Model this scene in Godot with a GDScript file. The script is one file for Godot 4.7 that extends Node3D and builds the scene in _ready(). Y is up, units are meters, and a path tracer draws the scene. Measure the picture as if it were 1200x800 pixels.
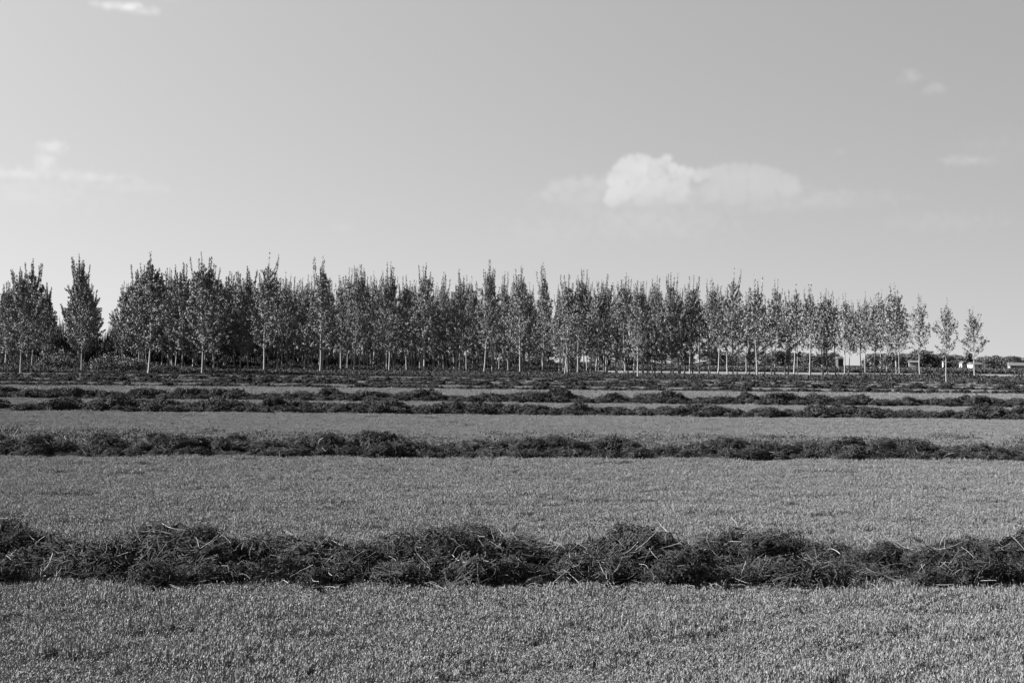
extends Node3D
# A mown meadow with rows of cut hay, a poplar plantation behind it, fields and farms on the horizon. Grey tones throughout: the photograph is black and white.

const EXPOSURE := 5.5
const SUN_AZ := -89.0      # degrees left of the view direction
const SUN_EL := 31.0

var rng := RandomNumberGenerator.new()
var taken := {}
var M := {}

# ------------------------------------------------------------------ helpers
func seeded(n: int) -> void:
	rng.seed = n * 7919 + 13

func rf(a: float, b: float) -> float:
	return rng.randf_range(a, b)

func numbered(called: String) -> String:
	var n: int = taken.get(called, 0)
	taken[called] = n + 1
	return called if n == 0 else "%s_%03d" % [called, n]

func tag(o: Node, label: String, category: String, group := "", kind := "") -> void:
	if label: o.set_meta("label", label)
	if category: o.set_meta("category", category)
	if group: o.set_meta("group", group)
	if kind: o.set_meta("kind", kind)

func base(called: String, at: Vector3) -> Node3D:
	var o := Node3D.new()
	o.name = numbered(called)
	add_child(o)
	o.position = at
	return o

func part(called: String, mesh: Mesh, m: Material, parent: Node) -> MeshInstance3D:
	var o := MeshInstance3D.new()
	o.name = called if parent != self else numbered(called)
	o.mesh = mesh
	o.material_override = m
	parent.add_child(o, true)
	return o

func grey(v: float) -> Color:
	return Color(v, v, v).linear_to_srgb()

func mat(v: float, rough := 0.8, spec := 0.3, vertex := true, back := 0.0) -> StandardMaterial3D:
	var m := StandardMaterial3D.new()
	m.albedo_color = grey(v)
	m.roughness = rough
	m.metallic_specular = spec
	m.vertex_color_use_as_albedo = vertex
	m.cull_mode = BaseMaterial3D.CULL_DISABLED
	if back > 0.0:
		m.backlight_enabled = true
		m.backlight = Color(back, back, back)
	return m

# triangles collected in arrays; colours are grey factors of the material's albedo
class Buf:
	var v := PackedVector3Array()
	var c := PackedColorArray()
	var i := PackedInt32Array()

	func quad(p0: Vector3, p1: Vector3, p2: Vector3, p3: Vector3, g: float) -> void:
		var n := v.size()
		v.append(p0); v.append(p1); v.append(p2); v.append(p3)
		var k := Color(g, g, g)
		c.append(k); c.append(k); c.append(k); c.append(k)
		i.append(n); i.append(n + 1); i.append(n + 2)
		i.append(n); i.append(n + 2); i.append(n + 3)

	func tri(p0: Vector3, p1: Vector3, p2: Vector3, g: float) -> void:
		var n := v.size()
		v.append(p0); v.append(p1); v.append(p2)
		var k := Color(g, g, g)
		c.append(k); c.append(k); c.append(k)
		i.append(n); i.append(n + 1); i.append(n + 2)

	func tube(pts: Array, rads: Array, sides: int, g: float) -> void:
		var n := v.size()
		var k := Color(g, g, g)
		var last := pts.size() - 1
		for s in pts.size():
			var a: Vector3 = pts[maxi(s - 1, 0)]
			var b: Vector3 = pts[mini(s + 1, last)]
			var t := (b - a).normalized()
			var u := t.cross(Vector3(0.3, 0.1, 0.95)).normalized()
			if u.length() < 0.5: u = Vector3.RIGHT
			var w := t.cross(u)
			var r: float = rads[s]
			var p: Vector3 = pts[s]
			for q in sides:
				var f := TAU * q / sides
				v.append(p + (u * cos(f) + w * sin(f)) * r)
				c.append(k)
		for s in last:
			for q in sides:
				var a := n + s * sides + q
				var b := n + s * sides + (q + 1) % sides
				i.append(a); i.append(b); i.append(a + sides)
				i.append(b); i.append(b + sides); i.append(a + sides)

	func mesh() -> ArrayMesh:
		var a := []
		a.resize(Mesh.ARRAY_MAX)
		a[Mesh.ARRAY_VERTEX] = v
		a[Mesh.ARRAY_COLOR] = c
		a[Mesh.ARRAY_INDEX] = i
		var m := ArrayMesh.new()
		m.add_surface_from_arrays(Mesh.PRIMITIVE_TRIANGLES, a)
		return m

func unit() -> Vector3:
	var z := rf(-1, 1)
	var a := rf(0, TAU)
	var r := sqrt(1.0 - z * z)
	return Vector3(r * cos(a), z, r * sin(a))

func leaf(b: Buf, p: Vector3, n: Vector3, length: float, wide: float, g: float) -> void:
	var u := n.cross(unit()).normalized() * length * 0.5
	var w := n.cross(u).normalized() * wide * 0.5
	b.quad(p - u, p + w - u * 0.1, p + u, p - w - u * 0.1, g)

func smooth(a: float, b: float, x: float) -> float:
	var t := clampf((x - a) / (b - a), 0, 1)
	return t * t * (3 - 2 * t)

func multi(called: String, mesh: Mesh, m: Material, parent: Node, list: Array) -> MultiMeshInstance3D:
	var mm := MultiMesh.new()
	mm.transform_format = MultiMesh.TRANSFORM_3D
	mm.mesh = mesh
	mm.instance_count = list.size()
	for k in list.size():
		mm.set_instance_transform(k, list[k])
	var o := MultiMeshInstance3D.new()
	o.name = called if parent != self else numbered(called)
	o.multimesh = mm
	o.material_override = m
	parent.add_child(o, true)
	return o

func put(x: float, y: float, z: float, turn: float, s: Vector3) -> Transform3D:
	return Transform3D(Basis(Vector3.UP, turn).scaled_local(s), Vector3(x, y, z))

# ------------------------------------------------------------------ sky
func build_sky() -> Sky:
	var W := 512
	var H := 256
	var sun := sun_dir()
	var wisps := FastNoiseLite.new()
	wisps.seed = 5
	wisps.frequency = 1.6
	wisps.fractal_octaves = 4
	var data := PackedFloat32Array()
	data.resize(W * H * 3)
	for y in H:
		var el := (0.5 - (y + 0.5) / H) * PI
		for x in W:
			var az := ((x + 0.5) / W - 0.5) * TAU
			var d := Vector3(sin(az) * cos(el), sin(el), -cos(az) * cos(el))
			var v := air(d, sun)
			var at := (y * W + x) * 3
			data[at] = v
			data[at + 1] = v
			data[at + 2] = v
	var im := Image.create_from_data(W, H, false, Image.FORMAT_RGBF, data.to_byte_array())
	var BW := 4096
	var BH := 2048
	im.resize(BW, BH, Image.INTERPOLATE_CUBIC)
	# clouds: [azimuth, elevation, half width, half height (degrees), strength, edge noise, sharpness, base melts into haze]
	var puffs := [
		[4.64, 7.74, 0.52, 0.52, 0.140, 0.30, 4.6, 0], [4.19, 7.32, 0.45, 0.45, 0.140, 0.30, 4.6, 0], [5.16, 7.85, 0.38, 0.38, 0.140, 0.30, 4.6, 0], [4.40, 6.88, 0.52, 0.52, 0.140, 0.30, 4.6, 0], [4.98, 7.33, 0.58, 0.58, 0.140, 0.30, 4.6, 0],
		[4.06, 6.60, 0.45, 0.45, 0.140, 0.30, 4.6, 0], [5.67, 7.61, 0.48, 0.48, 0.100, 0.30, 3.8, 0], [6.15, 7.96, 0.24, 0.24, 0.100, 0.30, 3.8, 0], [6.53, 7.52, 0.34, 0.34, 0.100, 0.30, 3.8, 0], [5.84, 7.06, 0.62, 0.62, 0.100, 0.30, 3.8, 0],
		[6.87, 7.38, 0.31, 0.31, 0.100, 0.30, 3.8, 0], [7.39, 7.49, 0.31, 0.31, 0.100, 0.30, 3.8, 0], [7.73, 7.53, 0.24, 0.24, 0.078, 0.30, 3.8, 0], [5.22, 6.78, 0.69, 0.69, 0.100, 0.30, 3.8, 0], [6.53, 6.90, 0.69, 0.69, 0.100, 0.30, 3.8, 0],
		[8.32, 7.29, 0.59, 0.52, 0.058, 0.30, 3.8, 0], [9.00, 7.40, 0.55, 0.48, 0.058, 0.30, 3.8, 0], [9.76, 7.41, 0.55, 0.48, 0.058, 0.30, 3.8, 0], [10.31, 7.24, 0.51, 0.45, 0.058, 0.30, 3.8, 0], [7.97, 6.81, 0.59, 0.52, 0.058, 0.30, 3.8, 0],
		[8.87, 6.82, 0.79, 0.69, 0.058, 0.30, 3.8, 0], [9.90, 6.83, 0.79, 0.69, 0.058, 0.30, 3.8, 0], [10.93, 6.97, 0.59, 0.52, 0.058, 0.30, 3.8, 0], [1.72, 6.96, 0.41, 0.34, 0.050, 0.32, 2.8, 0], [2.34, 7.10, 0.49, 0.41, 0.050, 0.32, 2.8, 0],
		[3.02, 7.18, 0.49, 0.41, 0.050, 0.32, 2.8, 0], [3.61, 7.04, 0.54, 0.45, 0.050, 0.32, 2.8, 0], [1.37, 6.68, 0.37, 0.31, 0.050, 0.32, 2.8, 0], [2.13, 6.62, 0.58, 0.48, 0.050, 0.32, 2.8, 0], [3.09, 6.63, 0.58, 0.48, 0.050, 0.32, 2.8, 0],
		[5.50, 5.62, 3.78, 1.17, 0.050, 0.60, 1.3, 1], [1.37, 5.13, 2.41, 0.89, 0.030, 0.70, 1.2, 1], [11.69, 6.43, 3.78, 0.48, 0.045, 0.50, 1.6, 1], [10.31, 6.21, 2.06, 0.34, 0.040, 0.50, 1.6, 1], [17.70, 7.82, 1.10, 0.27, 0.060, 0.60, 1.8, 1],
		[20.42, 8.71, 0.48, 0.62, 0.100, 0.60, 1.8, 1], [15.64, 11.07, 0.55, 0.31, 0.050, 0.70, 1.6, 1], [16.50, 10.56, 0.48, 0.27, 0.050, 0.70, 1.6, 1], [18.90, 8.21, 1.72, 0.89, 0.020, 0.80, 1.0, 1], [12.92, 8.30, 0.34, 0.17, 0.030, 0.60, 1.6, 1],
		[20.11, 14.48, 1.65, 0.48, 0.140, 0.60, 1.5, 1], [18.90, 14.67, 1.03, 0.21, 0.100, 0.60, 1.5, 1], [-15.47, 13.44, 1.17, 0.21, 0.290, 0.50, 1.6, 1], [-14.61, 13.34, 0.69, 0.17, 0.174, 0.60, 1.6, 1], [-14.09, 13.93, 1.10, 0.14, 0.131, 0.60, 1.6, 1],
		[-13.23, 13.97, 0.48, 0.10, 0.102, 0.60, 1.6, 1], [-18.04, 7.95, 0.55, 0.34, 0.160, 0.50, 2.2, 1], [-18.28, 7.40, 0.45, 0.62, 0.145, 0.50, 2.0, 0], [-19.25, 6.91, 1.58, 0.31, 0.131, 0.50, 2.0, 1], [-16.84, 6.93, 2.06, 0.31, 0.102, 0.60, 1.8, 1],
		[-15.12, 6.60, 2.06, 0.31, 0.058, 0.60, 1.4, 1], [-18.90, 6.15, 2.75, 0.89, 0.065, 0.70, 1.2, 1], [-6.87, 5.30, 0.48, 0.24, 0.030, 0.60, 1.5, 1], [16.84, 5.44, 2.41, 0.55, 0.025, 0.80, 1.2, 1],
		[4.19, 7.74, 0.24, 0.21, 0.130, 0.20, 4.5, 0], [4.43, 8.01, 0.24, 0.21, 0.130, 0.20, 4.5, 0], [4.74, 8.15, 0.24, 0.21, 0.130, 0.20, 4.5, 0], [5.05, 8.19, 0.24, 0.21, 0.130, 0.20, 4.5, 0], [5.36, 8.09, 0.24, 0.21, 0.130, 0.20, 4.5, 0],
		[5.64, 7.99, 0.24, 0.21, 0.130, 0.20, 4.5, 0], [5.91, 8.03, 0.24, 0.21, 0.130, 0.20, 4.5, 0], [6.15, 8.13, 0.24, 0.21, 0.130, 0.20, 4.5, 0], [6.39, 7.83, 0.24, 0.21, 0.130, 0.20, 4.5, 0], [6.77, 7.66, 0.24, 0.21, 0.130, 0.20, 4.5, 0],
		[7.08, 7.59, 0.24, 0.21, 0.130, 0.20, 4.5, 0], [3.99, 7.39, 0.24, 0.21, 0.130, 0.20, 4.5, 0], [7.84, 7.56, 0.31, 0.24, 0.055, 0.20, 3.5, 0], [8.11, 7.67, 0.31, 0.24, 0.055, 0.20, 3.5, 0], [8.46, 7.74, 0.31, 0.24, 0.055, 0.20, 3.5, 0],
		[8.83, 7.78, 0.31, 0.24, 0.055, 0.20, 3.5, 0], [9.21, 7.78, 0.31, 0.24, 0.055, 0.20, 3.5, 0], [9.62, 7.75, 0.31, 0.24, 0.055, 0.20, 3.5, 0], [10.04, 7.65, 0.31, 0.24, 0.055, 0.20, 3.5, 0], [10.45, 7.52, 0.31, 0.24, 0.055, 0.20, 3.5, 0],
		[10.83, 7.35, 0.31, 0.24, 0.055, 0.20, 3.5, 0], [5.84, 6.55, 2.75, 0.89, 0.075, 0.40, 1.3, 1], [9.28, 6.55, 3.09, 0.69, 0.055, 0.40, 1.4, 1], [2.75, 6.49, 2.41, 0.69, 0.040, 0.50, 1.3, 1],
	]
	# the same kind of weather all round
	seeded(77)
	for k in 70:
		var az := rf(24, 336)
		if az > 180: az -= 360
		if absf(az) < 23.5: continue
		var el := rf(3, 30)
		var st := rf(0.03, 0.13)
		for q in 5:
			puffs.append([az + rf(-2.5, 2.5), el + rf(-0.6, 0.6), rf(0.5, 2.6), rf(0.2, 0.9), st * rf(0.4, 1.0), 0.6, rf(1.3, 2.6), 1])
	var fine := FastNoiseLite.new()
	fine.seed = 21
	fine.frequency = 1.0
	fine.fractal_octaves = 5
	fine.fractal_gain = 0.55
	var per := BW / 360.0
	var clear: Image = im.duplicate()
	for p in puffs:
		var ext_x: float = p[2] * 1.7
		var ext_y: float = p[3] * 1.7
		var x0 := int((p[0] - ext_x + 180.0) * per)
		var x1 := int((p[0] + ext_x + 180.0) * per)
		var y0 := int((90.0 - p[1] - ext_y) * per)
		var y1 := mini(int((90.0 - p[1] + ext_y) * per), BH / 2 - 1)
		for y in range(y0, y1 + 1):
			var el := 90.0 - (y + 0.5) / per
			for x in range(x0, x1 + 1):
				var az := (x + 0.5) / per - 180.0
				var dx: float = (az - p[0]) / p[2]
				var dy: float = (el - p[1]) / p[3]
				var r := sqrt(dx * dx + dy * dy)
				if r > 1.7: continue
				var n := fine.get_noise_3d(az * 1.9, el * 2.2, 3.0) * 1.6
				var d := clampf((1.12 - r + n * p[5]) * p[6] * 0.5, 0.0, 1.0) * (1.0 + fine.get_noise_2d(az * 0.8 + 40.0, el * 1.0) * 0.35)
				d *= 1.0 - smooth(1.0, 1.65, r)
				# tops stand out, bases melt into the haze
				d *= smooth(-1.5, 0.3, dy) if p[7] else smooth(5.5, 7.0, el)
				if d <= 0.001: continue
				var px := posmod(x, BW)
				var v := clear.get_pixel(px, y).r
				v = maxf(v + maxf(0.90 / EXPOSURE - v, 0.0) * minf(d * p[4] * 3.8, 1.0), im.get_pixel(px, y).r)
				im.set_pixel(px, y, Color(v, v, v))
	var pano := PanoramaSkyMaterial.new()
	pano.panorama = ImageTexture.create_from_image(im)
	pano.filter = true
	var sky := Sky.new()
	sky.sky_material = pano
	return sky

func sun_dir() -> Vector3:
	var a := deg_to_rad(SUN_AZ)
	var e := deg_to_rad(SUN_EL)
	return Vector3(sin(a) * cos(e), sin(e), -cos(a) * cos(e))

func air(d: Vector3, sun: Vector3) -> float:
	var gamma := rad_to_deg(acos(clampf(d.dot(sun), -1, 1)))
	var el := rad_to_deg(asin(clampf(d.y, -1, 1)))
	el = maxf(el, 0.0)
	var body := 0.24 + 0.32 * exp(-el / 10.0)
	var glow := 3.3 * exp(-gamma / 30.0)
	return (body + glow * (0.75 + 0.25 * exp(-el / 14.0))) / EXPOSURE

# ------------------------------------------------------------------ meadow
func stubble_mesh(n: int, shoots: int, radius: float, leaf_len: float, tall: float) -> ArrayMesh:
	seeded(n)
	var b := Buf.new()
	var plant_at := Vector3.ZERO
	var vigour := 1.0
	var shade := 1.0
	for s in shoots:
		var a := rf(0, TAU)
		if s % 9 == 0:
			# a new plant: its shoots stand close together
			var r := radius * sqrt(rng.randf())
			plant_at = Vector3(cos(a) * r, 0, sin(a) * r)
			vigour = rf(0.55, 1.1)
			shade = rf(0.7, 1.25)
		var root := plant_at + Vector3(rf(-1, 1), 0, rf(-1, 1)) * leaf_len * 2.2
		var h := tall * rf(0.6, 1.0) * vigour
		var lean := Vector3(rf(-0.2, 0.5), 1, rf(-0.35, 0.35)).normalized()
		var tip := root + lean * h
		var tone := shade * rf(0.8, 1.2)
		var side := Vector3(cos(a * 7.0), 0, sin(a * 7.0)) * leaf_len * 0.09
		b.tri(root - side, root + side, tip, tone * 1.2)
		for k in 6:
			var t := rf(0.3, 1.0)
			var p := root + lean * h * t + Vector3(rf(-1, 1), rf(-0.2, 0.4), rf(-1, 1)) * leaf_len * 0.6
			if k < 3:
				# narrow upright blade
				var dir := (lean + unit() * 0.45).normalized() * leaf_len * rf(0.8, 1.5)
				var w := dir.cross(unit()).normalized() * leaf_len * rf(0.12, 0.22)
				b.quad(p - dir * 0.5, p + w, p + dir, p - w, tone * rf(0.6, 1.35))
			else:
				leaf(b, p, (unit() + Vector3(0, 0.7, 0)).normalized(), leaf_len * rf(0.6, 1.2), leaf_len * rf(0.35, 0.7), tone * rf(0.6, 1.35))
	return b.mesh()

func build_meadow() -> void:
	# bare earth under everything, out to the horizon
	var gm := PlaneMesh.new()
	gm.size = Vector2(14000, 9000)
	var soil := mat(0.035, 0.95, 0.1, false)
	var nt := NoiseTexture2D.new()
	nt.width = 512
	nt.height = 512
	nt.seamless = true
	var fn := FastNoiseLite.new()
	fn.seed = 3
	fn.frequency = 0.02
	fn.fractal_octaves = 5
	nt.noise = fn
	var gr := Gradient.new()
	gr.set_color(0, Color(0.55, 0.55, 0.55))
	gr.set_color(1, Color(1, 1, 1))
	nt.color_ramp = gr
	soil.albedo_texture = nt
	soil.uv1_triplanar = true
	soil.uv1_world_triplanar = true
	soil.uv1_scale = Vector3(0.21, 0.21, 0.21)
	var g := part("ground", gm, soil, self)
	g.position = Vector3(0, 0, -3800)
	tag(g, "bare earth of the flat plain under the meadow", "ground", "", "structure")

	var near_set := []
	var far_set := []
	for k in 5:
		near_set.append(stubble_mesh(100 + k, 620, 0.27, 0.0125, 0.07))
		far_set.append(stubble_mesh(120 + k, 500, 0.62, 0.034, 0.08))
	var wave := FastNoiseLite.new()
	wave.seed = 9
	wave.frequency = 1.0
	wave.fractal_octaves = 3
	# [near, far, step, far set?, label]
	var strips := [
		[6.2, 11.6, 0.27, false, "short mown stubble in the foreground, in front of the nearest hay row"],
		[11.2, 25.2, 0.27, false, "broad strip of mown stubble between the first and second hay rows"],
		[25.0, 45.2, 0.30, false, "strip of mown stubble between the second and third hay rows"],
		[45.0, 58.6, 0.34, false, "narrow strip of mown stubble between the third and fourth hay rows"],
		[58.6, 86.0, 0.62, true, "thin pale strip of stubble beyond the fourth hay row"],
		[86.0, 150.0, 0.72, true, "far mown stubble in front of the poplar plantation"],
	]
	for s in strips:
		seeded(int(s[0] * 10))
		var lists := [[], [], [], [], []]
		var z: float = s[0]
		while z < s[1]:
			var half: float = z * 0.375 + 2.5
			var x: float = -half
			while x < half:
				var px: float = x + rf(-0.5, 0.5) * s[2]
				var pz: float = z + rf(-0.5, 0.5) * s[2]
				var w := wave.get_noise_2d(px * 0.35, pz * 1.6) * 0.7 + wave.get_noise_2d(px * 1.7 + 50, pz * 2.4) * 0.6 + wave.get_noise_2d(px * 0.12 + 9, pz * 3.6) * 0.75
				var tall := clampf(1.0 + w * 1.0, 0.35, 1.75)
				if w > -0.62 or rng.randf() < 0.5:
					lists[rng.randi() % 5].append(put(px, -0.004, -pz, rf(-0.7, 0.7) + (PI if rng.randf() < 0.12 else 0.0), Vector3(1.0, tall, 1.0) * rf(0.9, 1.1)))
				x += s[2]
			z += s[2]
		var o := base("stubble", Vector3.ZERO)
		tag(o, s[4], "stubble", "strips of mown stubble", "stuff")
		for k in 5:
			if lists[k].size():
				multi("shoots", far_set[k] if s[3] else near_set[k], M.stubble, o, lists[k]).set_meta("kind", "stuff")

# ------------------------------------------------------------------ hay rows
func hay_clump_mesh(n: int, stems: int, bits: int, thick: float, segs: int) -> ArrayMesh:
	# a lump of about one unit radius: a ragged dark body, stems combed over it and leaf crumbs between
	seeded(n)
	var b := Buf.new()
	var noise := FastNoiseLite.new()
	noise.seed = n
	noise.frequency = 1.1
	var comb := unit()
	# body
	var rings := 7
	var sect := 11
	for r in rings:
		for s in sect:
			var q := []
			for e in [[r, s], [r, s + 1], [r + 1, s + 1], [r + 1, s]]:
				var th: float = PI * e[0] / rings
				var ph: float = TAU * (e[1] % sect) / sect
				var d := Vector3(sin(th) * cos(ph), cos(th), sin(th) * sin(ph))
				q.append(d * (0.62 + 0.42 * noise.get_noise_3dv(d * 1.4)))
			b.quad(q[0], q[1], q[2], q[3], 0.35)
	for s in stems:
		var p := unit()
		var t := (comb.cross(p) + unit() * 0.8).normalized()
		t = (t - p * t.dot(p)).normalized()
		var reach := rf(0.5, 1.5)
		var lift := rf(-0.14, 0.16)
		var rise := rf(-0.15, 0.42) if rng.randf() < 0.4 else rf(-0.1, 0.1)
		var bend := p.cross(t) * rf(-0.5, 0.5)
		var pts := []
		var rads := []
		for k in segs + 1:
			var f := float(k) / segs
			var ang := (f - 0.4) * reach
			var d := (p * cos(ang) + t * sin(ang) + bend * f * f * 0.5).normalized()
			var r := 0.80 + 0.42 * noise.get_noise_3dv(d * 1.4) + lift + rise * f * f
			pts.append(d * r)
			rads.append(thick * (1.0 - 0.55 * f))
		var tone := rf(0.35, 1.5)
		if rng.randf() < 0.33: tone = rf(2.5, 8.0)
		b.tube(pts, rads, 3, tone)
	for s in bits:
		var d := unit()
		var r := 0.78 + 0.42 * noise.get_noise_3dv(d * 1.4) + rf(-0.12, 0.16)
		leaf(b, d * r, (unit() + d * 0.4).normalized(), thick * rf(3.0, 7.0), thick * rf(1.6, 3.4), rf(0.35, 1.2) if rng.randf() < 0.72 else rf(1.6, 4.2))
	return b.mesh()

func stalk_mesh(n: int) -> ArrayMesh:
	seeded(n)
	var b := Buf.new()
	var pts := []
	var rads := []
	var kink := rf(0.25, 0.75)
	var c1 := rf(-0.22, 0.22)
	var c2 := rf(-0.3, 0.3)
	for k in 8:
		var f := k / 7.0
		pts.append(Vector3(f - 0.5, c1 * sin(f * PI) + (c2 * (f - kink) if f > kink else 0.0), rf(-0.02, 0.02) + c2 * 0.5 * f * f))
		rads.append(lerpf(0.0125, 0.006, f))
	b.tube(pts, rads, 4, 1.0)
	for k in 3:
		var f := rf(0.3, 1.0)
		leaf(b, pts[int(f * 7)] + unit() * 0.02, unit(), 0.06, 0.02, rf(0.3, 0.6))
	return b.mesh()

func hay_row(k: int, d: float, slope: float, half: float, tall: float, wide: float, per_m: float, label: String, clumps: Array, singles: bool, n_stalks: int, stalks: Array) -> void:
	seeded(500 + k)
	var o := base("hay_windrow", Vector3(0, 0, -d))
	tag(o, label, "hay row", "rows of cut hay across the meadow")
	var noise := FastNoiseLite.new()
	noise.seed = 40 + k
	noise.frequency = 0.55 if k > 1 else 0.8
	var lists := []
	for q in clumps.size(): lists.append([])
	var n := int(half * 2 * per_m)
	for q in n:
		var x := -half + 2 * half * (q + rf(0.0, 1.0)) / n
		var lay := q % 3
		var pile := noise.get_noise_1d(x)
		var nh := tall * (1.0 + 0.95 * pile)
		var r := lerpf(0.55, 1.2, pow(rng.randf(), 1.2)) * tall * 0.64 * (1.0 + 0.45 * pile)
		var z := rf(-0.5, 0.5) * wide
		var y := r * rf(0.25, 0.6)
		if lay == 0:
			# upper layer, on the ridge
			z *= 0.55
			z -= wide * 0.08
			y = maxf(nh - r * 0.8, r * 0.5)
		elif lay == 1:
			# foot of the row, towards the camera
			# it bulges out under the piles and falls back between them
			z = wide * rf(0.22, 0.42) + wide * 0.22 * noise.get_noise_1d(x * 1.7 + 300.0)
			r *= rf(0.6, 0.9)
			y = r * rf(0.3, 0.55)
		var bs := Basis(Vector3.UP, rf(0, TAU)) * Basis(Vector3.RIGHT, rf(-0.5, 0.5)) * Basis(Vector3.BACK, rf(0, TAU))
		bs = Basis(Vector3.UP, rf(-0.5, 0.5)).scaled_local(Vector3(rf(1.0, 1.6), rf(0.75, 1.0), rf(0.85, 1.15)) * r) * bs
		lists[rng.randi() % clumps.size()].append(Transform3D(bs, Vector3(x, y, z - slope * x)))
	for c in clumps.size():
		if singles:
			for t in lists[c]:
				part("hay_clump", clumps[c], M.hay, o).transform = t
		else:
			multi("hay_clump", clumps[c], M.hay, o, lists[c]).set_meta("kind", "stuff")
	# pale stalks lying on the lumps, the larger ones each by itself
	var all := []
	for l in lists: all.append_array(l)
	var loose := [[], []]
	for q in n_stalks * 7:
		var t: Transform3D = all[rng.randi() % all.size()]
		var away := unit()
		away.z = absf(away.z) if rng.randf() < 0.9 else away.z
		away.y = absf(away.y)
		var p := t.origin + away * t.basis.get_scale().y * rf(0.95, 1.25)
		p.y = maxf(p.y, 0.03)
		var bs := Basis(Vector3.UP, rf(0, TAU)) * Basis(Vector3.BACK, rf(-0.9, 0.9)) * Basis(Vector3.RIGHT, rf(0, TAU))
		if q % 7 > 4:
			# spilled beside the row
			p = Vector3(rf(-half, half), rf(0.03, 0.075), 0)
			p.z = (wide * rf(0.45, 0.75) if rng.randf() < 0.7 else -wide * rf(0.45, 1.3)) - slope * p.x
			bs = Basis(Vector3.UP, rf(0, TAU)) * Basis(Vector3.BACK, rf(-0.25, 0.25)) * Basis(Vector3.RIGHT, rf(0, TAU))
		if q % 7 == 0:
			var s := rf(0.12, 0.27)
			part("stalk", stalks[rng.randi() % stalks.size()], M.straw[rng.randi() % 3], o).transform = Transform3D(bs.scaled_local(Vector3(s, s * 0.8, s * 0.8)), p)
		else:
			var s := rf(0.06, 0.17)
			loose[rng.randi() % 2].append(Transform3D(bs.scaled_local(Vector3(s, s * 1.1, s * 1.1)), p))
	for q in 2:
		if loose[q].size(): multi("stalk_litter", stalks[q * 3 + 1], M.straw[q], o, loose[q]).set_meta("kind", "stuff")

func build_hay() -> void:
	var near_c := []
	var mid_c := []
	var far_c := []
	var stalks := []
	for k in 7: near_c.append(hay_clump_mesh(200 + k, 190, 1100, 0.0205, 5))
	var second_c := []
	for k in 6: second_c.append(hay_clump_mesh(215 + k, 150, 800, 0.027, 4))
	for k in 5: mid_c.append(hay_clump_mesh(230 + k, 100, 420, 0.045, 4))
	for k in 4: far_c.append(hay_clump_mesh(260 + k, 60, 260, 0.075, 3))
	for k in 8: stalks.append(stalk_mesh(280 + k))
	var ord := ["nearest", "second", "third", "fourth", "fifth", "sixth", "seventh", "eighth"]
	hay_row(0, 11.2, 0.042, 6.4, 0.30, 1.25, 23.0, "nearest row of cut hay, thick, dark and tangled, with loose pale stalks", near_c, true, 280, stalks)
	hay_row(1, 25.1, 0.048, 12.5, 0.31, 1.35, 19.0, "second row of cut hay, between two broad pale strips of stubble", second_c, false, 150, stalks)
	hay_row(2, 44.9, 0.0, 20.5, 0.36, 1.4, 17.0, "third row of cut hay, just beyond the second pale strip", mid_c, false, 60, stalks)
	hay_row(3, 58.6, 0.0, 26.0, 0.40, 1.6, 15.0, "fourth row of cut hay, close behind the third", mid_c, false, 0, stalks)
	hay_row(4, 84.5, 0.0, 36.0, 0.26, 1.3, 12.0, "fifth row of cut hay, a thin dark line across the meadow", far_c, false, 0, stalks)
	hay_row(5, 97.0, 0.0, 41.0, 0.34, 1.9, 12.0, "sixth row of cut hay, low and wide, beyond the thin line", far_c, false, 0, stalks)
	hay_row(6, 113.0, 0.0, 47.0, 0.28, 1.9, 11.0, "seventh row of cut hay, second nearest to the poplars", far_c, false, 0, stalks)
	hay_row(7, 127.0, 0.0, 52.0, 0.27, 2.0, 11.0, "eighth row of cut hay, the last one that runs across the whole meadow", far_c, false, 0, stalks)
	hay_row(8, 143.0, -0.06, 44.0, 0.26, 1.9, 10.0, "farthest thin row of cut hay, along the feet of the poplars", far_c, false, 0, stalks)

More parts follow.
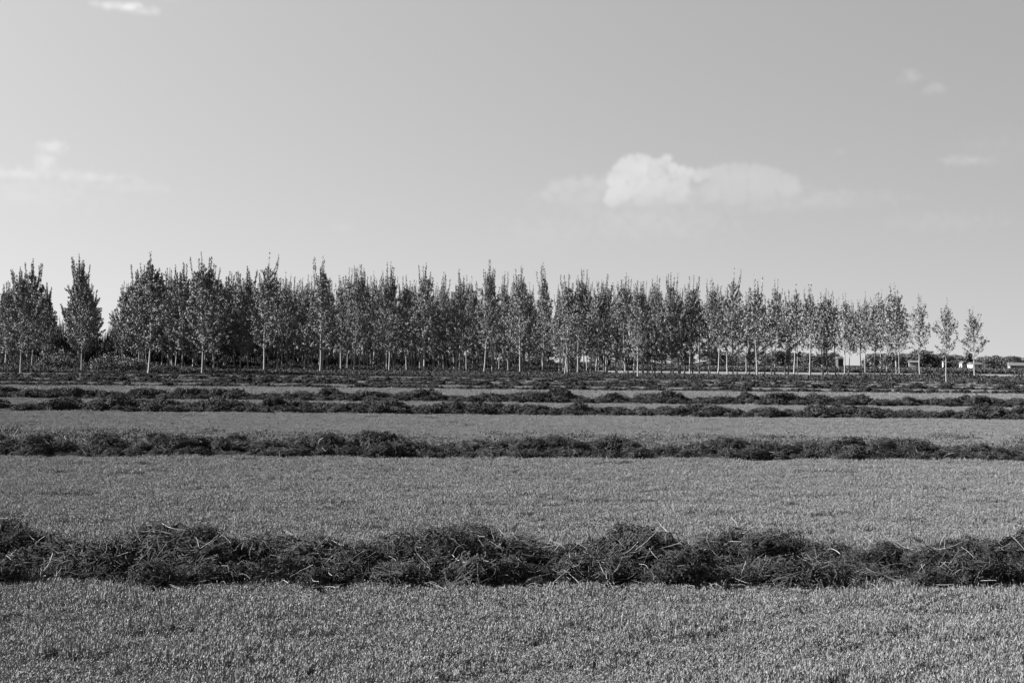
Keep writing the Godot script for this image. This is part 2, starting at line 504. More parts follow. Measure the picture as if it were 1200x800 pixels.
# ------------------------------------------------------------------ poplars
func poplar(n: int, h: float, wide: float, clear: float, leaves: int, size: float, spiky: float) -> Array:
	seeded(n)
	var t := Buf.new()
	var c := Buf.new()
	var bend := Vector3(rf(-1, 1), 0, rf(-1, 1)) * h * 0.018
	var pts := []
	var rads := []
	var r0 := h * 0.0068 + 0.02
	for k in 11:
		var f := k / 10.0
		pts.append(Vector3(0, f * h * 0.97, 0) + bend * sin(f * PI) + Vector3(rf(-1, 1), 0, rf(-1, 1)) * 0.03)
		rads.append(maxf(r0 * pow(1.0 - f, 1.35) * (1.15 if k == 0 else 1.0), 0.012))
	t.tube(pts, rads, 7, 1.0)
	var n_br := int(26 + h * 1.3)
	var shoots := []
	var total := 0.0
	for k in n_br:
		var f := pow((k + 0.5) / n_br, 0.9)
		var at := lerpf(clear, 0.86, f)
		var az := k * 2.4 + rf(-0.5, 0.5)
		var prof := (0.6 + 0.4 * smooth(0.0, 0.2, f)) * (1.0 - 0.9 * pow(f, 1.1))
		var out := wide * 0.5 * prof * rf(0.65, 1.2)
		var steep := lerpf(0.75, 2.0, f) * rf(0.75, 1.3)
		var start: Vector3 = pts[int(at * 10)].lerp(pts[mini(int(at * 10) + 1, 10)], at * 10 - int(at * 10))
		var dir := Vector3(cos(az), 0, sin(az))
		var up := out * steep
		up = minf(up, h * 1.0 - start.y + 0.2)
		var line := []
		for s in 5:
			var q := s / 4.0
			line.append(start + dir * out * (q + 0.12 * sin(q * PI)) + Vector3.UP * up * (0.65 * q + 0.35 * q * q))
		var br := r0 * 0.30 * (1.0 - f * 0.6)
		t.tube(line, [br, br * 0.8, br * 0.6, br * 0.4, br * 0.2], 4, 0.45)
		var L: float = (line[4] - line[0]).length()
		shoots.append([line, L, 0.34 * (1.0 - 0.35 * f), 0.12])
		total += L
		# side shoots
		for s in 2:
			var q := rf(0.35, 0.8)
			var root: Vector3 = line[int(q * 4)].lerp(line[mini(int(q * 4) + 1, 4)], q * 4 - int(q * 4))
			var dd := (dir + unit() * 0.8 + Vector3.UP * rf(0.3, 1.1)).normalized() * L * rf(0.22, 0.42)
			var tw := [root, root + dd * 0.5 + Vector3.UP * 0.03, root + dd]
			t.tube(tw, [br * 0.4, br * 0.3, br * 0.15], 3, 0.4)
			shoots.append([[tw[0], root + dd * 0.25, tw[1], root + dd * 0.75, tw[2]], dd.length() * 1.3, 0.24, 0.0])
			total += dd.length() * 1.3
	# leaders: upright shoots that make the ragged top
	for k in int(3 + spiky * 3):
		var at := rf(0.58, 0.82)
		var start: Vector3 = pts[int(at * 10)]
		var az := rf(0, TAU)
		var dir := Vector3(cos(az), 0, sin(az)) * rf(0.25, 1.0) * wide * 0.26
		var up := h * rf(0.82, 1.0) - start.y
		var line := []
		for s in 5:
			var q := s / 4.0
			line.append(start + dir * (1.0 - pow(1.0 - q, 1.8)) + Vector3.UP * up * q)
		t.tube(line, [0.03, 0.026, 0.02, 0.014, 0.008], 4, 0.4)
		shoots.append([line, up * 0.75, 0.13, 0.15])
		total += up * 1.1
	var top := [pts[8], pts[8].lerp(pts[9], 0.5), pts[9], pts[9].lerp(pts[10], 0.5), pts[10] + Vector3.UP * h * 0.03]
	shoots.append([top, h * 0.22, 0.12, 0.0])
	for k in range(int(clear * 10) + 1, 7):
		shoots.append([[pts[k], pts[k].lerp(pts[k + 1], 0.25), pts[k].lerp(pts[k + 1], 0.5), pts[k].lerp(pts[k + 1], 0.75), pts[k + 1]], h * 0.11, 0.75 * wide / 5.5, 0.0])
		total += h * 0.11
	total += h * 0.3
	for sh in shoots:
		var cnt := int(leaves * sh[1] / total * rf(0.75, 1.25))
		var line: Array = sh[0]
		for k in cnt:
			var q := lerpf(sh[3], 1.0, pow(rng.randf(), 0.8))
			var a := mini(int(q * 4), 3)
			var p: Vector3 = line[a].lerp(line[a + 1], q * 4 - a)
			var sc: float = sh[2] * (1.0 - 0.55 * q) + 0.05
			p += unit() * sc * sqrt(rng.randf())
			p.y = minf(p.y, h * 1.03)
			var ls := size * (1.0 - 0.25 * smooth(0.75, 1.0, p.y / h))
			leaf(c, p, unit(), ls * rf(0.7, 1.3), ls * rf(0.6, 1.0), rf(0.5, 1.6))
	return [t.mesh(), c.mesh(), h]

func ordinal(n: int) -> String:
	var small := ["first", "second", "third", "fourth", "fifth", "sixth", "seventh", "eighth", "ninth", "tenth", "eleventh", "twelfth", "thirteenth", "fourteenth", "fifteenth", "sixteenth", "seventeenth", "eighteenth", "nineteenth"]
	if n < 20: return small[n - 1]
	if n == 20: return "twentieth"
	if n < 30: return "twenty-" + small[n - 21]
	return "thirtieth" if n == 30 else "thirty-" + small[n - 31]

func plant(v: Array, at: Vector3, h: float, turn: float, wide: float, label: String, group: String) -> void:
	var o := base("poplar_tree", at)
	tag(o, label, "tree", group)
	var s: float = h / v[2]
	o.transform = Transform3D(Basis(Vector3.BACK, rf(-0.035, 0.035)) * Basis(Vector3.UP, turn).scaled_local(Vector3(s * wide, s, s * wide)), at)
	part("trunk", v[0], M.bark, o)
	part("crown", v[1], M.leaf, o)

func build_poplars() -> void:
	var dense := []
	var mid := []
	var slim := []
	for k in 7: dense.append(poplar(300 + k, 13.5, 5.8, 0.16, 9500, 0.185, 2.0))
	for k in 9: mid.append(poplar(320 + k, 14.0, 4.7, 0.19, 6000, 0.175, 2.4))
	for k in 8: slim.append(poplar(340 + k, 9.5, 3.4, 0.30, 2000, 0.17, 1.6))
	# x, z, height of every tree on the near edge, from left to right
	var front := [[-65.8, -184.7, 11.7], [-53.9, -155.9, 11.7], [-59.6, -176.4, 14.0], [-62.4, -189.8, 11.8], [-48.9, -161.5, 13.6], [-59.2, -216.1, 13.6], [-51.2, -196.7, 14.9], [-40.6, -158.9, 13.6], [-49.5, -209.1, 13.0], [-45.9, -204.4, 14.3], [-33.8, -155.1, 13.4], [-43.8, -217.7, 15.2], [-38.1, -205.6, 15.2], [-31.6, -181.6, 15.4], [-36.2, -229.2, 14.3], [-30.2, -207.1, 14.1], [-23.8, -176.9, 14.6], [-26.6, -221.4, 15.0], [-20.8, -194.0, 14.8], [-22.2, -227.3, 16.0], [-17.1, -198.2, 15.5], [-14.2, -201.7, 13.4], [-11.7, -189.9, 14.9], [-9.9, -206.6, 14.7], [-7.2, -194.7, 14.4], [-6.7, -210.3, 14.5], [-3.6, -185.4, 15.1], [-1.2, -201.1, 14.5], [1.1, -178.1, 13.8], [4.2, -193.1, 15.2], [6.1, -162.6, 11.9], [9.5, -186.0, 14.3], [13.1, -202.0, 14.4], [14.4, -179.4, 13.0], [12.8, -144.1, 10.2], [19.7, -195.6, 13.8], [21.1, -185.3, 13.5], [23.9, -187.8, 13.4], [24.8, -178.1, 12.7], [28.2, -181.0, 13.9], [26.6, -154.0, 11.4], [34.4, -186.1, 13.0], [35.1, -176.9, 12.0], [35.3, -168.2, 11.4], [42.9, -193.2, 12.3], [40.3, -172.0, 10.6], [43.4, -174.2, 10.7], [48.7, -187.6, 11.9], [45.3, -167.3, 11.6], [43.5, -151.6, 9.3], [40.5, -132.4, 8.0], [51.0, -156.5, 8.4]]
	seeded(61)
	var n := front.size()
	for k in n:
		var f: Array = front[k]
		var set_ := dense if k < 13 else (mid if k < 40 else slim)
		var v: Array = set_[rng.randi() % set_.size()]
		var look := "dense dark" if k < 13 else ("upright, closely crowded" if k < 40 else "slender, loose-leaved")
		var label := "%s poplar, %s from the %s end of the plantation edge" % [look, ordinal(k + 1 if k < n / 2 else n - k), "left" if k < n / 2 else "right"]
		if k == 4: label = "tall dense poplar standing apart with bright sky gaps on both sides"
		if k == n - 1: label = "smallest thin poplar standing alone at the right end of the plantation"
		if k == n - 2: label = "small slender poplar with bare pale trunk, next to the last one at right"
		if k == 0: label = "dense poplar cut off by the left edge of the picture"
		plant(v, Vector3(f[0], 0, f[1]), f[2], rf(0, TAU), 0.82 if k >= 2 and k <= 4 else rf(0.82, 1.15), label, "poplars along the near edge of the plantation")
	# the trees behind them, in staggered rows
	seeded(62)
	var inner := [
		[-70.2, -197.0, 12.2, 0], [-64.5, -196.2, 11.6, 0], [-59.7, -196.5, 15.2, 0], [-50.1, -195.1, 13.5, 0], [-45.1, -194.2, 14.9, 0], [-40.5, -193.4, 14.6, 0], [-36.1, -194.2, 13.7, 0], [-31.2, -192.6, 13.6, 1],
		[-25.8, -193.4, 13.7, 1], [-21.3, -191.4, 14.4, 1], [-16.8, -191.0, 14.0, 1], [-12.1, -192.2, 13.7, 1], [-7.4, -191.6, 13.0, 1], [-2.6, -190.0, 14.1, 1], [2.3, -190.2, 12.5, 1], [7.8, -188.8, 12.2, 1],
		[11.5, -188.2, 12.7, 1], [17.3, -188.3, 12.6, 1], [22.0, -187.1, 12.5, 1], [26.1, -187.0, 11.1, 1], [31.4, -187.5, 11.6, 1], [36.3, -186.9, 11.5, 1], [40.8, -186.2, 11.1, 1], [-77.3, -205.4, 13.0, 0],
		[-72.4, -205.3, 11.8, 0], [-67.2, -205.4, 11.5, 0], [-52.8, -203.2, 14.2, 0], [-48.3, -202.0, 15.1, 0], [-43.6, -201.7, 13.5, 0], [-38.8, -202.8, 13.4, 0], [-33.2, -201.0, 13.9, 0], [-28.8, -201.3, 12.8, 1],
		[-23.5, -200.9, 14.8, 1], [-18.8, -200.4, 12.4, 1], [-14.7, -199.0, 13.7, 1], [-9.1, -199.6, 13.2, 1], [-5.4, -198.0, 13.6, 1], [0.4, -197.2, 13.2, 1], [4.3, -196.8, 12.5, 1], [9.2, -196.6, 12.9, 1],
		[14.3, -195.8, 12.8, 1], [18.7, -195.8, 12.2, 1], [23.8, -195.7, 12.4, 1], [28.1, -194.5, 12.5, 1], [33.3, -193.9, 11.6, 1], [-79.5, -213.0, 11.4, 0], [-74.8, -213.8, 11.3, 0], [-70.2, -212.8, 11.7, 0],
		[-64.4, -211.5, 15.3, 0], [-55.3, -212.5, 13.9, 0], [-50.8, -212.0, 15.3, 0], [-46.0, -210.8, 15.3, 0], [-41.1, -210.6, 13.9, 0], [-36.0, -209.7, 15.0, 0], [-30.7, -209.1, 13.8, 1], [-27.0, -208.8, 13.8, 1],
		[-21.7, -208.7, 14.7, 1], [-17.4, -207.5, 14.0, 1], [-11.4, -206.9, 12.2, 1], [-7.7, -207.0, 13.1, 1], [-2.7, -206.0, 12.5, 1], [1.7, -206.3, 13.9, 1], [7.4, -204.8, 13.1, 1], [12.3, -204.4, 11.3, 1],
		[16.7, -204.3, 13.0, 1], [21.5, -203.6, 11.2, 1], [-81.0, -221.8, 11.0, 0], [-77.1, -221.9, 12.9, 0], [-67.1, -221.6, 14.8, 0], [-57.6, -219.4, 15.5, 0], [-53.0, -218.5, 13.5, 0], [-47.3, -218.0, 15.3, 0],
		[-43.8, -217.9, 14.0, 0], [-37.9, -217.2, 15.3, 0], [-33.3, -216.8, 14.4, 1], [-28.4, -217.0, 13.2, 1], [-24.3, -215.9, 13.9, 1], [-19.4, -216.2, 14.6, 1], [-14.9, -216.1, 13.4, 1], [-9.3, -215.2, 13.1, 1],
		[-5.2, -215.2, 13.1, 1], [-0.5, -213.5, 12.3, 1], [4.6, -212.6, 11.6, 1], [9.7, -212.5, 12.6, 1], [14.3, -213.2, 11.6, 1], [18.7, -211.7, 12.8, 1], [23.8, -212.4, 12.4, 1], [-84.5, -230.4, 11.7, 0],
		[-79.6, -230.8, 15.8, 0], [-69.9, -229.8, 15.6, 0], [-60.3, -228.2, 15.8, 0], [-55.9, -227.0, 15.5, 0], [-50.5, -227.8, 15.0, 0], [-45.5, -226.9, 14.2, 0], [-40.6, -225.7, 13.8, 0], [-35.7, -226.3, 14.2, 1],
		[-30.5, -225.2, 14.4, 1], [-25.9, -223.8, 12.6, 1], [-22.1, -223.7, 14.3, 1], [-16.2, -224.3, 13.0, 1], [-12.4, -224.1, 14.0, 1], [-7.5, -222.7, 12.0, 1], [-2.0, -221.3, 11.9, 1], [2.0, -222.6, 12.6, 1],
		[7.5, -220.3, 11.4, 1], [12.3, -220.4, 12.5, 1], [16.4, -221.1, 11.5, 1], [21.3, -220.2, 12.4, 1], [-81.4, -238.9, 15.1, 0], [-71.6, -238.0, 14.8, 0], [-61.7, -236.4, 14.0, 0], [-57.0, -235.8, 13.3, 0],
		[-52.6, -235.5, 14.7, 0], [-47.4, -234.3, 14.0, 0], [-43.5, -234.4, 13.8, 0], [-38.6, -234.3, 13.4, 0], [-32.9, -233.5, 14.6, 1], [-28.5, -233.5, 13.8, 1], [-23.6, -232.9, 14.0, 1], [-19.3, -232.8, 12.4, 1],
		[-15.0, -231.4, 13.7, 1], [-9.3, -230.4, 12.5, 1], [-4.5, -230.8, 11.8, 1], [-0.5, -230.5, 13.8, 1], [5.2, -229.2, 12.3, 1], [-83.5, -245.9, 14.9, 0], [-73.9, -246.0, 14.3, 0], [-64.5, -245.1, 15.4, 0],
		[-60.6, -245.1, 15.7, 0], [-54.5, -244.0, 15.0, 0], [-50.7, -242.2, 13.0, 0], [-45.0, -243.3, 15.0, 0], [-41.2, -241.4, 14.8, 0], [-36.2, -240.9, 13.3, 1], [-30.9, -242.1, 15.1, 1], [-26.5, -240.1, 14.8, 1],
		[-21.9, -240.6, 13.4, 1], [-17.4, -240.2, 14.4, 1], [-12.2, -238.7, 14.2, 1], [-6.7, -238.9, 13.8, 1], [-2.6, -238.1, 11.8, 1], [1.8, -237.6, 12.1, 1], [-67.1, -253.0, 14.5, 0], [-62.2, -251.8, 13.1, 0],
		[-57.4, -251.3, 14.9, 0], [-52.5, -250.5, 14.1, 0], [-47.6, -250.8, 13.8, 0], [-43.6, -250.3, 13.6, 0], [-38.7, -250.7, 13.5, 1], [-34.2, -249.9, 12.8, 1], [-28.3, -248.5, 14.3, 1], [-23.9, -247.7, 14.2, 1],
		[-19.1, -248.9, 14.4, 1], [-13.9, -246.9, 13.5, 1], [-9.2, -246.6, 13.0, 1], [-5.1, -247.0, 12.2, 1], [0.2, -246.2, 13.6, 1], [5.1, -246.0, 11.6, 1], [-79.5, -262.7, 15.1, 0], [-69.8, -261.5, 13.2, 0],
		[-65.1, -259.7, 13.6, 0], [-60.0, -260.9, 15.6, 0], [-55.3, -260.4, 14.4, 0], [-50.1, -258.0, 15.2, 0], [-45.2, -258.4, 13.6, 0], [-40.5, -257.4, 14.7, 1], [-35.9, -257.4, 12.7, 1], [-31.0, -257.1, 13.5, 1],
		[-25.8, -256.9, 13.7, 1], [-21.0, -255.5, 13.6, 1], [-16.7, -256.5, 12.3, 1], [-12.1, -254.9, 13.6, 1], [-6.7, -253.8, 13.3, 1], [-2.8, -255.2, 12.4, 1], [3.1, -254.5, 13.9, 1],
		[6.2, -186.6, 11.9, 1], [7.2, -182.8, 12.0, 1], [8.4, -181.2, 12.5, 1], [11.4, -216.0, 14.6, 1], [12.0, -202.4, 13.3, 1], [12.9, -195.2, 12.8, 1], [13.5, -185.3, 11.7, 1], [14.4, -181.4, 12.3, 1],
		[15.3, -178.8, 12.0, 1], [17.9, -193.5, 11.8, 1], [19.0, -192.4, 13.0, 1], [19.8, -187.8, 11.3, 1], [20.2, -180.4, 11.4, 1], [22.8, -192.3, 11.9, 1], [23.9, -190.9, 11.7, 2], [26.0, -196.9, 12.0, 2],
		[29.4, -212.3, 12.9, 2], [26.6, -183.4, 12.1, 2], [32.5, -213.9, 13.0, 2], [29.4, -185.4, 10.7, 2], [33.0, -200.0, 11.8, 2], [36.3, -211.5, 13.1, 2], [34.1, -191.6, 11.0, 2], [32.7, -178.7, 10.5, 2],
		[34.2, -178.0, 10.5, 2], [38.2, -190.0, 10.6, 2], [40.5, -192.9, 11.4, 2], [39.4, -180.0, 11.2, 2], [42.5, -186.6, 10.9, 2], [42.0, -177.4, 9.8, 2], [45.8, -186.1, 10.4, 2], [46.0, -180.4, 10.8, 2],
		[46.5, -176.2, 10.3, 2], [49.5, -181.3, 10.4, 2],
	]
	# x, z, height, dense or not; the rows leave an alley open at the left
	for t in inner:
		var set_: Array = [dense, mid, slim][t[3]]
		plant(set_[rng.randi() % set_.size()], Vector3(t[0], 0, t[1]), t[2], rf(0, TAU), rf(0.8, 1.15), "pale-trunked poplar inside the plantation, behind its near edge", "poplars inside the plantation")

# ------------------------------------------------------------------ weeds and shrubs
func weed_mesh(n: int, blades: int, radius: float, tall: float, size: float, upright: float) -> ArrayMesh:
	seeded(n)
	var b := Buf.new()
	for k in blades:
		var a := rf(0, TAU)
		var r := radius * sqrt(rng.randf())
		var root := Vector3(cos(a) * r, 0, sin(a) * r)
		var h := tall * rf(0.4, 1.0) * (1.0 - 0.4 * r / radius)
		var lean := Vector3(rf(-0.4, 0.4), 1.0, rf(-0.4, 0.4)).normalized()
		var side := unit() * size * 0.07
		var tone := rf(0.7, 1.3)
		b.tri(root - side, root + side, root + lean * h, tone * 1.2)
		for q in 5:
			var p := root + lean * h * rf(0.15, 1.0) + unit() * size * 0.7
			p.y = maxf(p.y, 0.02)
			var nrm := unit()
			nrm.y *= 1.0 - upright
			leaf(b, p, nrm.normalized(), size * rf(0.7, 1.5), size * rf(0.35, 0.7), tone * rf(0.65, 1.4))
	return b.mesh()

func build_weeds() -> void:
	var low := []
	for k in 4: low.append(weed_mesh(400 + k, 150, 1.1, 0.55, 0.16, 0.3))
	# weedy floor of the plantation and the bank beside it
	seeded(71)
	var lists := [[], [], [], []]
	var patch := FastNoiseLite.new()
	patch.seed = 12
	patch.frequency = 0.09
	var z := 136.0
	while z < 262.0:
		var half := z * 0.39 + 6.0
		var x: float = -half
		while x < half:
			var px := x + rf(-0.7, 0.7)
			var pz := z + rf(-0.7, 0.7)
			var edge := 139.0 + 20.0 * smooth(44.0, 0.0, px)    # where the mown field ends
			if pz > edge:
				var s := 1.0 + 0.55 * patch.get_noise_2d(px, pz)
				s *= 1.0 + 1.0 * smooth(-32.0, -67.0, px) * smooth(edge + 1.0, edge + 14.0, pz)
				s *= 1.0 + smooth(232.0, 250.0, pz) * (0.55 if px > -80.0 and px < -73.0 else 1.0) * (2.6 * smooth(28.0, 15.0, px) + 3.2 * smooth(0.0, -9.0, px))
				if px > 12.0:
					if pz > 206.0: x += 1.5; continue
					s *= lerpf(1.1, 0.4, smooth(160.0, 195.0, pz)) * (1.0 + 0.8 * smooth(33.0, 42.0, px) * smooth(0.0, 0.4, patch.get_noise_2d(px * 0.7 + 90.0, pz)))
				lists[rng.randi() % 4].append(put(px, -0.01, -pz, rf(0, TAU), Vector3(1, s, 1)))
			x += 1.5
		z += 1.5 if z < 180.0 else 2.0
	var o := base("undergrowth", Vector3.ZERO)
	tag(o, "dark weedy undergrowth among and beside the poplar trunks", "weeds", "", "stuff")
	for k in 4: multi("weeds", low[k], M.weed, o, lists[k]).set_meta("kind", "stuff")
	# taller uncut grass left standing behind the second hay row
	seeded(72)
	var tuft := []
	for k in 3: tuft.append(weed_mesh(420 + k, 60, 0.35, 0.24, 0.035, 0.5))
	lists = [[], [], []]
	var x := -16.5
	while x < 16.5:
		for q in 12:
			if rng.randf() > 1.15 - q * 0.07: continue
			var h := rf(0.35, 1.05) * (1.0 + 0.5 * patch.get_noise_2d(x * 9.0, q * 3.0))
			lists[rng.randi() % 3].append(put(x + rf(-0.2, 0.2), -0.01, -(26.6 + q * 0.5 + rf(-0.25, 0.25)) - 0.048 * x, rf(0, TAU), Vector3(1, h, 1)))
		x += 0.3
	var u := base("uncut_grass", Vector3.ZERO)
	tag(u, "dark fringe of taller uncut grass behind the second hay row", "grass", "", "stuff")
	for k in 3: multi("grass_stems", tuft[k], M.fringe, u, lists[k]).set_meta("kind", "stuff")
	# shrubs in the gaps at the left of the plantation
	var bush := []
	for k in 3: bush.append(weed_mesh(440 + k, 800, 1.6, 2.6, 0.15, 0.2))
	var spots := [
		[-55.2, -172.0, 1.35, "broad grey shrub in the gap left of the poplar standing apart"],
		[-47.0, -166.5, 1.3, "largest rounded shrub right of the poplar standing apart"],
		[-44.2, -165.0, 1.05, "lower shrub between the poplar standing apart and the next trees"],
		[-60.5, -190.0, 1.3, "tall shrub farther back in the same sky gap"],
		[-58.0, -176.0, 0.75, "low shrub under the second group of poplars at far left"],
		[-39.0, -163.0, 0.6, "small pale shrub at the foot of poplars right of the gap"],
	]
	for k in spots.size():
		var s: Array = spots[k]
		var sh := base("shrub", Vector3(s[0], 0, s[1]))
		sh.scale = Vector3(1, 1, 1) * s[2]
		tag(sh, s[3], "shrub", "shrubs at the left of the plantation")
		part("foliage", bush[k % 3], M.shrub, sh)
		var st := Buf.new()
		for q in 5:
			var a := q * 1.3
			st.tube([Vector3(cos(a) * 0.1, 0, sin(a) * 0.1), Vector3(cos(a) * 0.35, 0.7, sin(a) * 0.35), Vector3(cos(a) * 0.7, 1.6, sin(a) * 0.7)], [0.04, 0.03, 0.015], 5, 0.7)
		part("stem", st.mesh(), M.bark, sh)

# ------------------------------------------------------------------ the country beyond
func round_tree(n: int, h: float, wide: float, cone: float) -> Array:
	seeded(n)
	var t := Buf.new()
	var c := Buf.new()
	t.tube([Vector3(0, 0, 0), Vector3(0.1, h * 0.25, 0), Vector3(0, h * 0.6, 0.1), Vector3(0, h * 0.9, 0)], [h * 0.028, h * 0.02, h * 0.012, 0.02], 6, 0.6)
	for k in 26:
		var f := rf(0.12, 0.9)
		var a := rf(0, TAU)
		var w := wide * 0.5 * lerpf(sqrt(maxf(0.0, 1.0 - pow(f * 2.0 - 0.95, 2.0))), 1.0 - f, cone)
		var ctr := Vector3(cos(a) * w * rf(0.3, 0.8), h * f, sin(a) * w * rf(0.3, 0.8))
		t.tube([Vector3(0, h * f * 0.6, 0), ctr], [0.08, 0.03], 4, 0.6)
		var r := wide * rf(0.13, 0.22)
		for q in 130:
			var d := unit()
			leaf(c, ctr + d * r * rf(0.5, 1.1), (unit() + d * 0.5).normalized(), rf(0.4, 0.8), rf(0.3, 0.55), rf(0.75, 1.25))
	return [t.mesh(), c.mesh()]

func box(p: Vector3, s: Vector3) -> ArrayMesh:
	var b := Buf.new()
	var a := p - Vector3(s.x, 0, s.z) / 2
	var e := p + Vector3(s.x, s.y * 2, s.z) / 2
	var q := [Vector3(a.x, a.y, a.z), Vector3(e.x, a.y, a.z), Vector3(e.x, a.y, e.z), Vector3(a.x, a.y, e.z), Vector3(a.x, e.y, a.z), Vector3(e.x, e.y, a.z), Vector3(e.x, e.y, e.z), Vector3(a.x, e.y, e.z)]
	for f in [[0, 1, 2, 3], [7, 6, 5, 4], [3, 2, 6, 7], [1, 0, 4, 5], [0, 3, 7, 4], [2, 1, 5, 6]]:
		b.quad(q[f[0]], q[f[1]], q[f[2]], q[f[3]], 1.0)
	return b.mesh()

func gable(p: Vector3, s: Vector3, over: float) -> ArrayMesh:
	# ridge along x
	var b := Buf.new()
	var x0 := p.x - s.x / 2 - over
	var x1 := p.x + s.x / 2 + over
	var z0 := p.z - s.z / 2 - over
	var z1 := p.z + s.z / 2 + over
	var y := p.y
	var r0 := Vector3(x0, y + s.y, p.z)
	var r1 := Vector3(x1, y + s.y, p.z)
	b.quad(Vector3(x0, y, z1), Vector3(x1, y, z1), r1, r0, 1.0)
	b.quad(Vector3(x1, y, z0), Vector3(x0, y, z0), r0, r1, 1.0)
	b.tri(Vector3(x0, y, z0), Vector3(x0, y, z1), r0, 1.0)
	b.tri(Vector3(x1, y, z1), Vector3(x1, y, z0), r1, 1.0)
	b.quad(Vector3(x0, y, z0), Vector3(x1, y, z0), Vector3(x1, y, z1), Vector3(x0, y, z1), 1.0)
	return b.mesh()

func house(called: String, at: Vector3, turn: float, s: Vector3, roof_h: float, wall: Material, label: String, openings: Array) -> void:
	var o := base(called, at)
	o.rotation.y = turn
	tag(o, label, "building")
	part("wall", box(Vector3.ZERO, s), wall, o)
	part("roof", gable(Vector3(0, s.y + 0.003, 0), Vector3(s.x, roof_h, s.z), 0.35), M.roof, o)
	for w in openings:
		part(w[0], box(Vector3(w[1], w[2], s.z / 2 + 0.02), Vector3(w[3], w[4], 0.1)), M.dark, o)

func build_far() -> void:
	# pale track along the far side of the plantation
	var tm := PlaneMesh.new()
	tm.size = Vector2(900, 88)
	var tr := part("farm_track", tm, M.track, self)
	tr.position = Vector3(60, 0.004, -267)
	tag(tr, "pale strip of dry ground behind the plantation", "track", "", "structure")
	# dark upright crop
	var crop := []
	for k in 4: crop.append(weed_mesh(460 + k, 120, 1.5, 1.45, 0.34, 0.6))
	seeded(81)
	var lists := [[], [], [], []]
	var z := 314.0
	while z < 372.0:
		var x := -150.0
		while x < 190.0:
			lists[rng.randi() % 4].append(put(x + rf(-0.5, 0.5), 0, -z + rf(-0.4, 0.4), rf(0, TAU), Vector3(1, rf(0.85, 1.1), 1)))
			x += 1.9
		z += 2.0 if z < 324.0 else 4.0
	var o := base("crop_field", Vector3.ZERO)
	tag(o, "dark standing crop in a low even band behind the plantation", "crop", "", "stuff")
	for k in 4: multi("crop_plants", crop[k], M.crop, o, lists[k]).set_meta("kind", "stuff")
	# trees on the horizon: [x, distance, height, width, kind], from left to right
	var v := []
	for k in 4: v.append(round_tree(480 + k, 10.0, 10.0, 0.15))
	v.append(round_tree(490, 10.0, 5.0, 0.9))
	var row := [[-15.4, 640, 8, 14, 2], [0.0, 600, 7, 13, 3], [14.6, 640, 7, 13, 0], [26.0, 620, 6, 12, 1], [38.4, 640, 6, 14, 2], [50.2, 620, 6, 13, 3], [64.5, 640, 6, 14, 0], [74.4, 620, 6, 14, 1], [77.9, 560, 6.5, 14, 2], [99.1, 640, 7, 14, 3], [102.6, 600, 6.5, 13, 0], [103.5, 560, 6.5, 12, 1], [119.9, 600, 6.5, 13, 2], [119.3, 560, 6, 11, 3], [138.4, 620, 6.5, 11, 0], [131.6, 520, 5.5, 9, 1], [146.1, 560, 6, 9, 2], [134.1, 500, 6, 9, 3], [194.0, 700, 7, 12, 0], [205.6, 720, 8.6, 13, 1], [214.1, 730, 8.6, 13, 2], [222.0, 740, 8, 13, 3], [235.2, 760, 7, 14, 0], [247.1, 780, 6.4, 12, 1], [221.9, 690, 8.3, 8, 4], [265.4, 800, 6.5, 12, 2], [257.1, 760, 7.4, 11, 3], [276.4, 800, 6.6, 13, 0], [276.1, 780, 6.8, 13, 1], [289.4, 800, 6.4, 13, 2], [290.1, 780, 7.5, 14, 3]]
	for k in row.size():
		var r: Array = row[k]
		var d: float = r[1]
		var t := base("field_tree", Vector3(r[0], 0, -d))
		t.scale = Vector3(r[3] / 8.0 * (1.3 if r[4] == 4 else 1.0), r[2] / 9.4, r[3] / 8.0)
		t.rotation.y = k * 1.7
		var label := "dark bushy tree on the horizon, %s from the right edge" % ordinal(row.size() - k) if k > 5 else "dark tree on the horizon, glimpsed through the plantation"
		if r[4] == 4: label = "dark pointed tree on the horizon beside the small white house"
		tag(t, label, "tree", "trees on the horizon" if k > 5 else "horizon trees behind the plantation")
		part("trunk", v[r[4]][0], M.bark, t)
		part("crown", v[r[4]][1], M.far_leaf, t)
	house("farmhouse", Vector3(215.5, 0, -662), 0.25, Vector3(4.6, 2.6, 4.5), 1.0, M.white, "small white farmhouse on the horizon near the last poplar", [["window", -1.6, 1.1, 0.9, 1.1], ["door", 1.2, 0.0, 1.0, 2.1]])
	house("outbuilding", Vector3(213.0, 0, -672), -1.1, Vector3(1.8, 2.9, 2.2), 1.0, M.white, "narrow white outbuilding left of the small farmhouse", [["door", 0.0, 0.0, 1.0, 2.0]])
	house("barn", Vector3(246.0, 0, -690), -0.15, Vector3(9, 2.2, 6), 1.5, M.pale, "long low pale barn at the right edge of the horizon", [["door", -3.0, 0.0, 2.4, 2.2], ["window", 3.0, 1.0, 1.2, 0.9]])
	house("kiosk_tower", Vector3(198.2, 0, -652), 0.1, Vector3(1.1, 3.6, 1.1), 0.5, M.white, "thin white utility tower between the last two poplars", [["door", 0.0, 0.0, 0.8, 1.9]])
	house("shed", Vector3(161.0, 0, -570), -0.2, Vector3(3.4, 3.0, 4.0), 0.8, M.pale, "white-walled shed half hidden behind the poplars at right", [["door", 1.5, 0.0, 1.6, 2.2]])
	house("grain_store", Vector3(122.0, 0, -530), 0.3, Vector3(2.2, 4.0, 2.6), 0.9, M.grey, "tall pale farm building seen between slender poplars", [["window", 0.0, 3.4, 0.8, 0.9], ["door", 0.0, 0.0, 1.2, 2.1]])

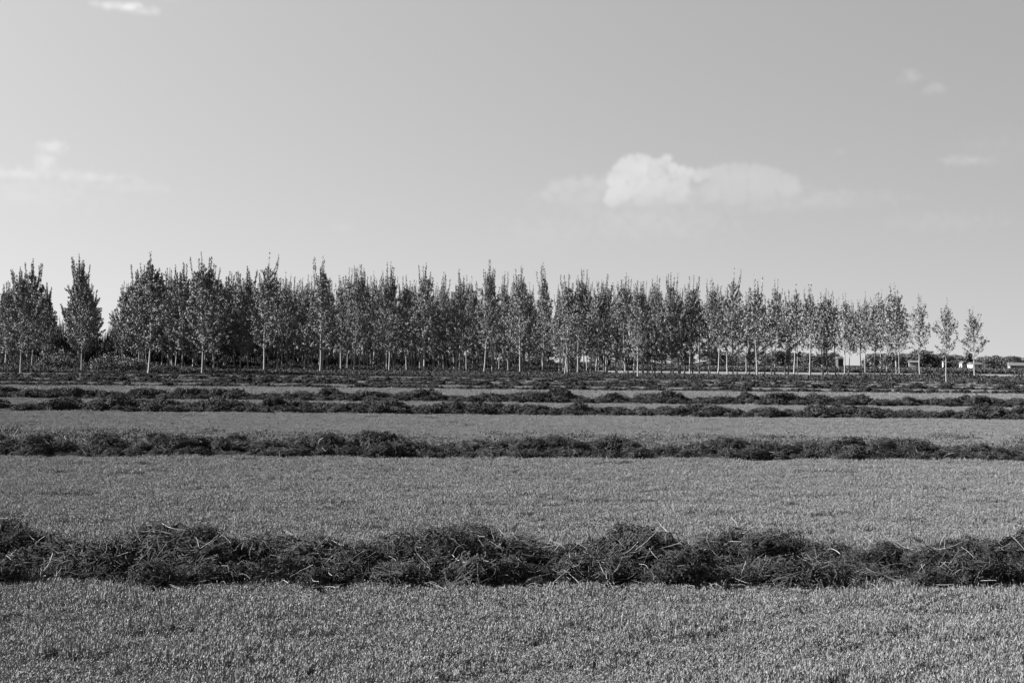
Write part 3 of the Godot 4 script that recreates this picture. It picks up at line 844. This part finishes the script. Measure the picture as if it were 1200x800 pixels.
# ------------------------------------------------------------------
func _ready() -> void:
	var cam := Camera3D.new()
	cam.name = "camera"
	cam.position = Vector3(0, 1.7, 0)
	cam.rotation = Vector3(atan(24.0 / 1667.0), 0, 0.0092)
	cam.fov = rad_to_deg(2.0 * atan(400.0 / 1667.0))
	cam.near = 0.1
	cam.far = 20000.0
	add_child(cam)
	cam.current = true

	var env := Environment.new()
	env.background_mode = Environment.BG_SKY
	env.sky = build_sky()
	env.sky_rotation = Vector3(0, PI, 0)
	env.tonemap_mode = Environment.TONE_MAPPER_LINEAR
	env.tonemap_exposure = EXPOSURE
	env.sdfgi_enabled = true
	env.ssao_enabled = true
	env.ssil_enabled = true
	var we := WorldEnvironment.new()
	we.name = "environment"
	we.environment = env
	add_child(we)

	var sun := DirectionalLight3D.new()
	sun.name = "sun"
	sun.light_energy = 1.6
	sun.light_angular_distance = 0.5
	sun.light_color = Color(1, 1, 1)
	sun.shadow_enabled = true
	add_child(sun)
	sun.look_at_from_position(sun_dir() * 100.0, Vector3.ZERO)

	M.stubble = mat(0.112, 0.65, 0.25, true, 0.3)
	M.hay = mat(0.037, 0.75, 0.1, true)
	M.straw = [mat(0.16, 0.6, 0.3), mat(0.10, 0.6, 0.3), mat(0.23, 0.6, 0.3)]
	M.bark = mat(0.15, 0.85, 0.2)
	M.leaf = mat(0.125, 0.6, 0.15, true, 0.18)
	M.weed = mat(0.028, 0.65, 0.2, true, 0.2)
	M.fringe = mat(0.042, 0.65, 0.2, true, 0.2)
	M.shrub = mat(0.04, 0.6, 0.3, true, 0.2)
	M.crop = mat(0.03, 0.6, 0.3, true)
	M.far_leaf = mat(0.05, 0.7, 0.3, true)
	M.track = mat(0.085, 0.9, 0.1, false)
	M.white = mat(0.28, 0.8, 0.2)
	M.pale = mat(0.12, 0.8, 0.2)
	M.grey = mat(0.04, 0.85, 0.2)
	M.roof = mat(0.06, 0.85, 0.2)
	M.dark = mat(0.03, 0.5, 0.4)

	build_meadow()
	build_far()
	build_poplars()
	build_weeds()
	build_hay()
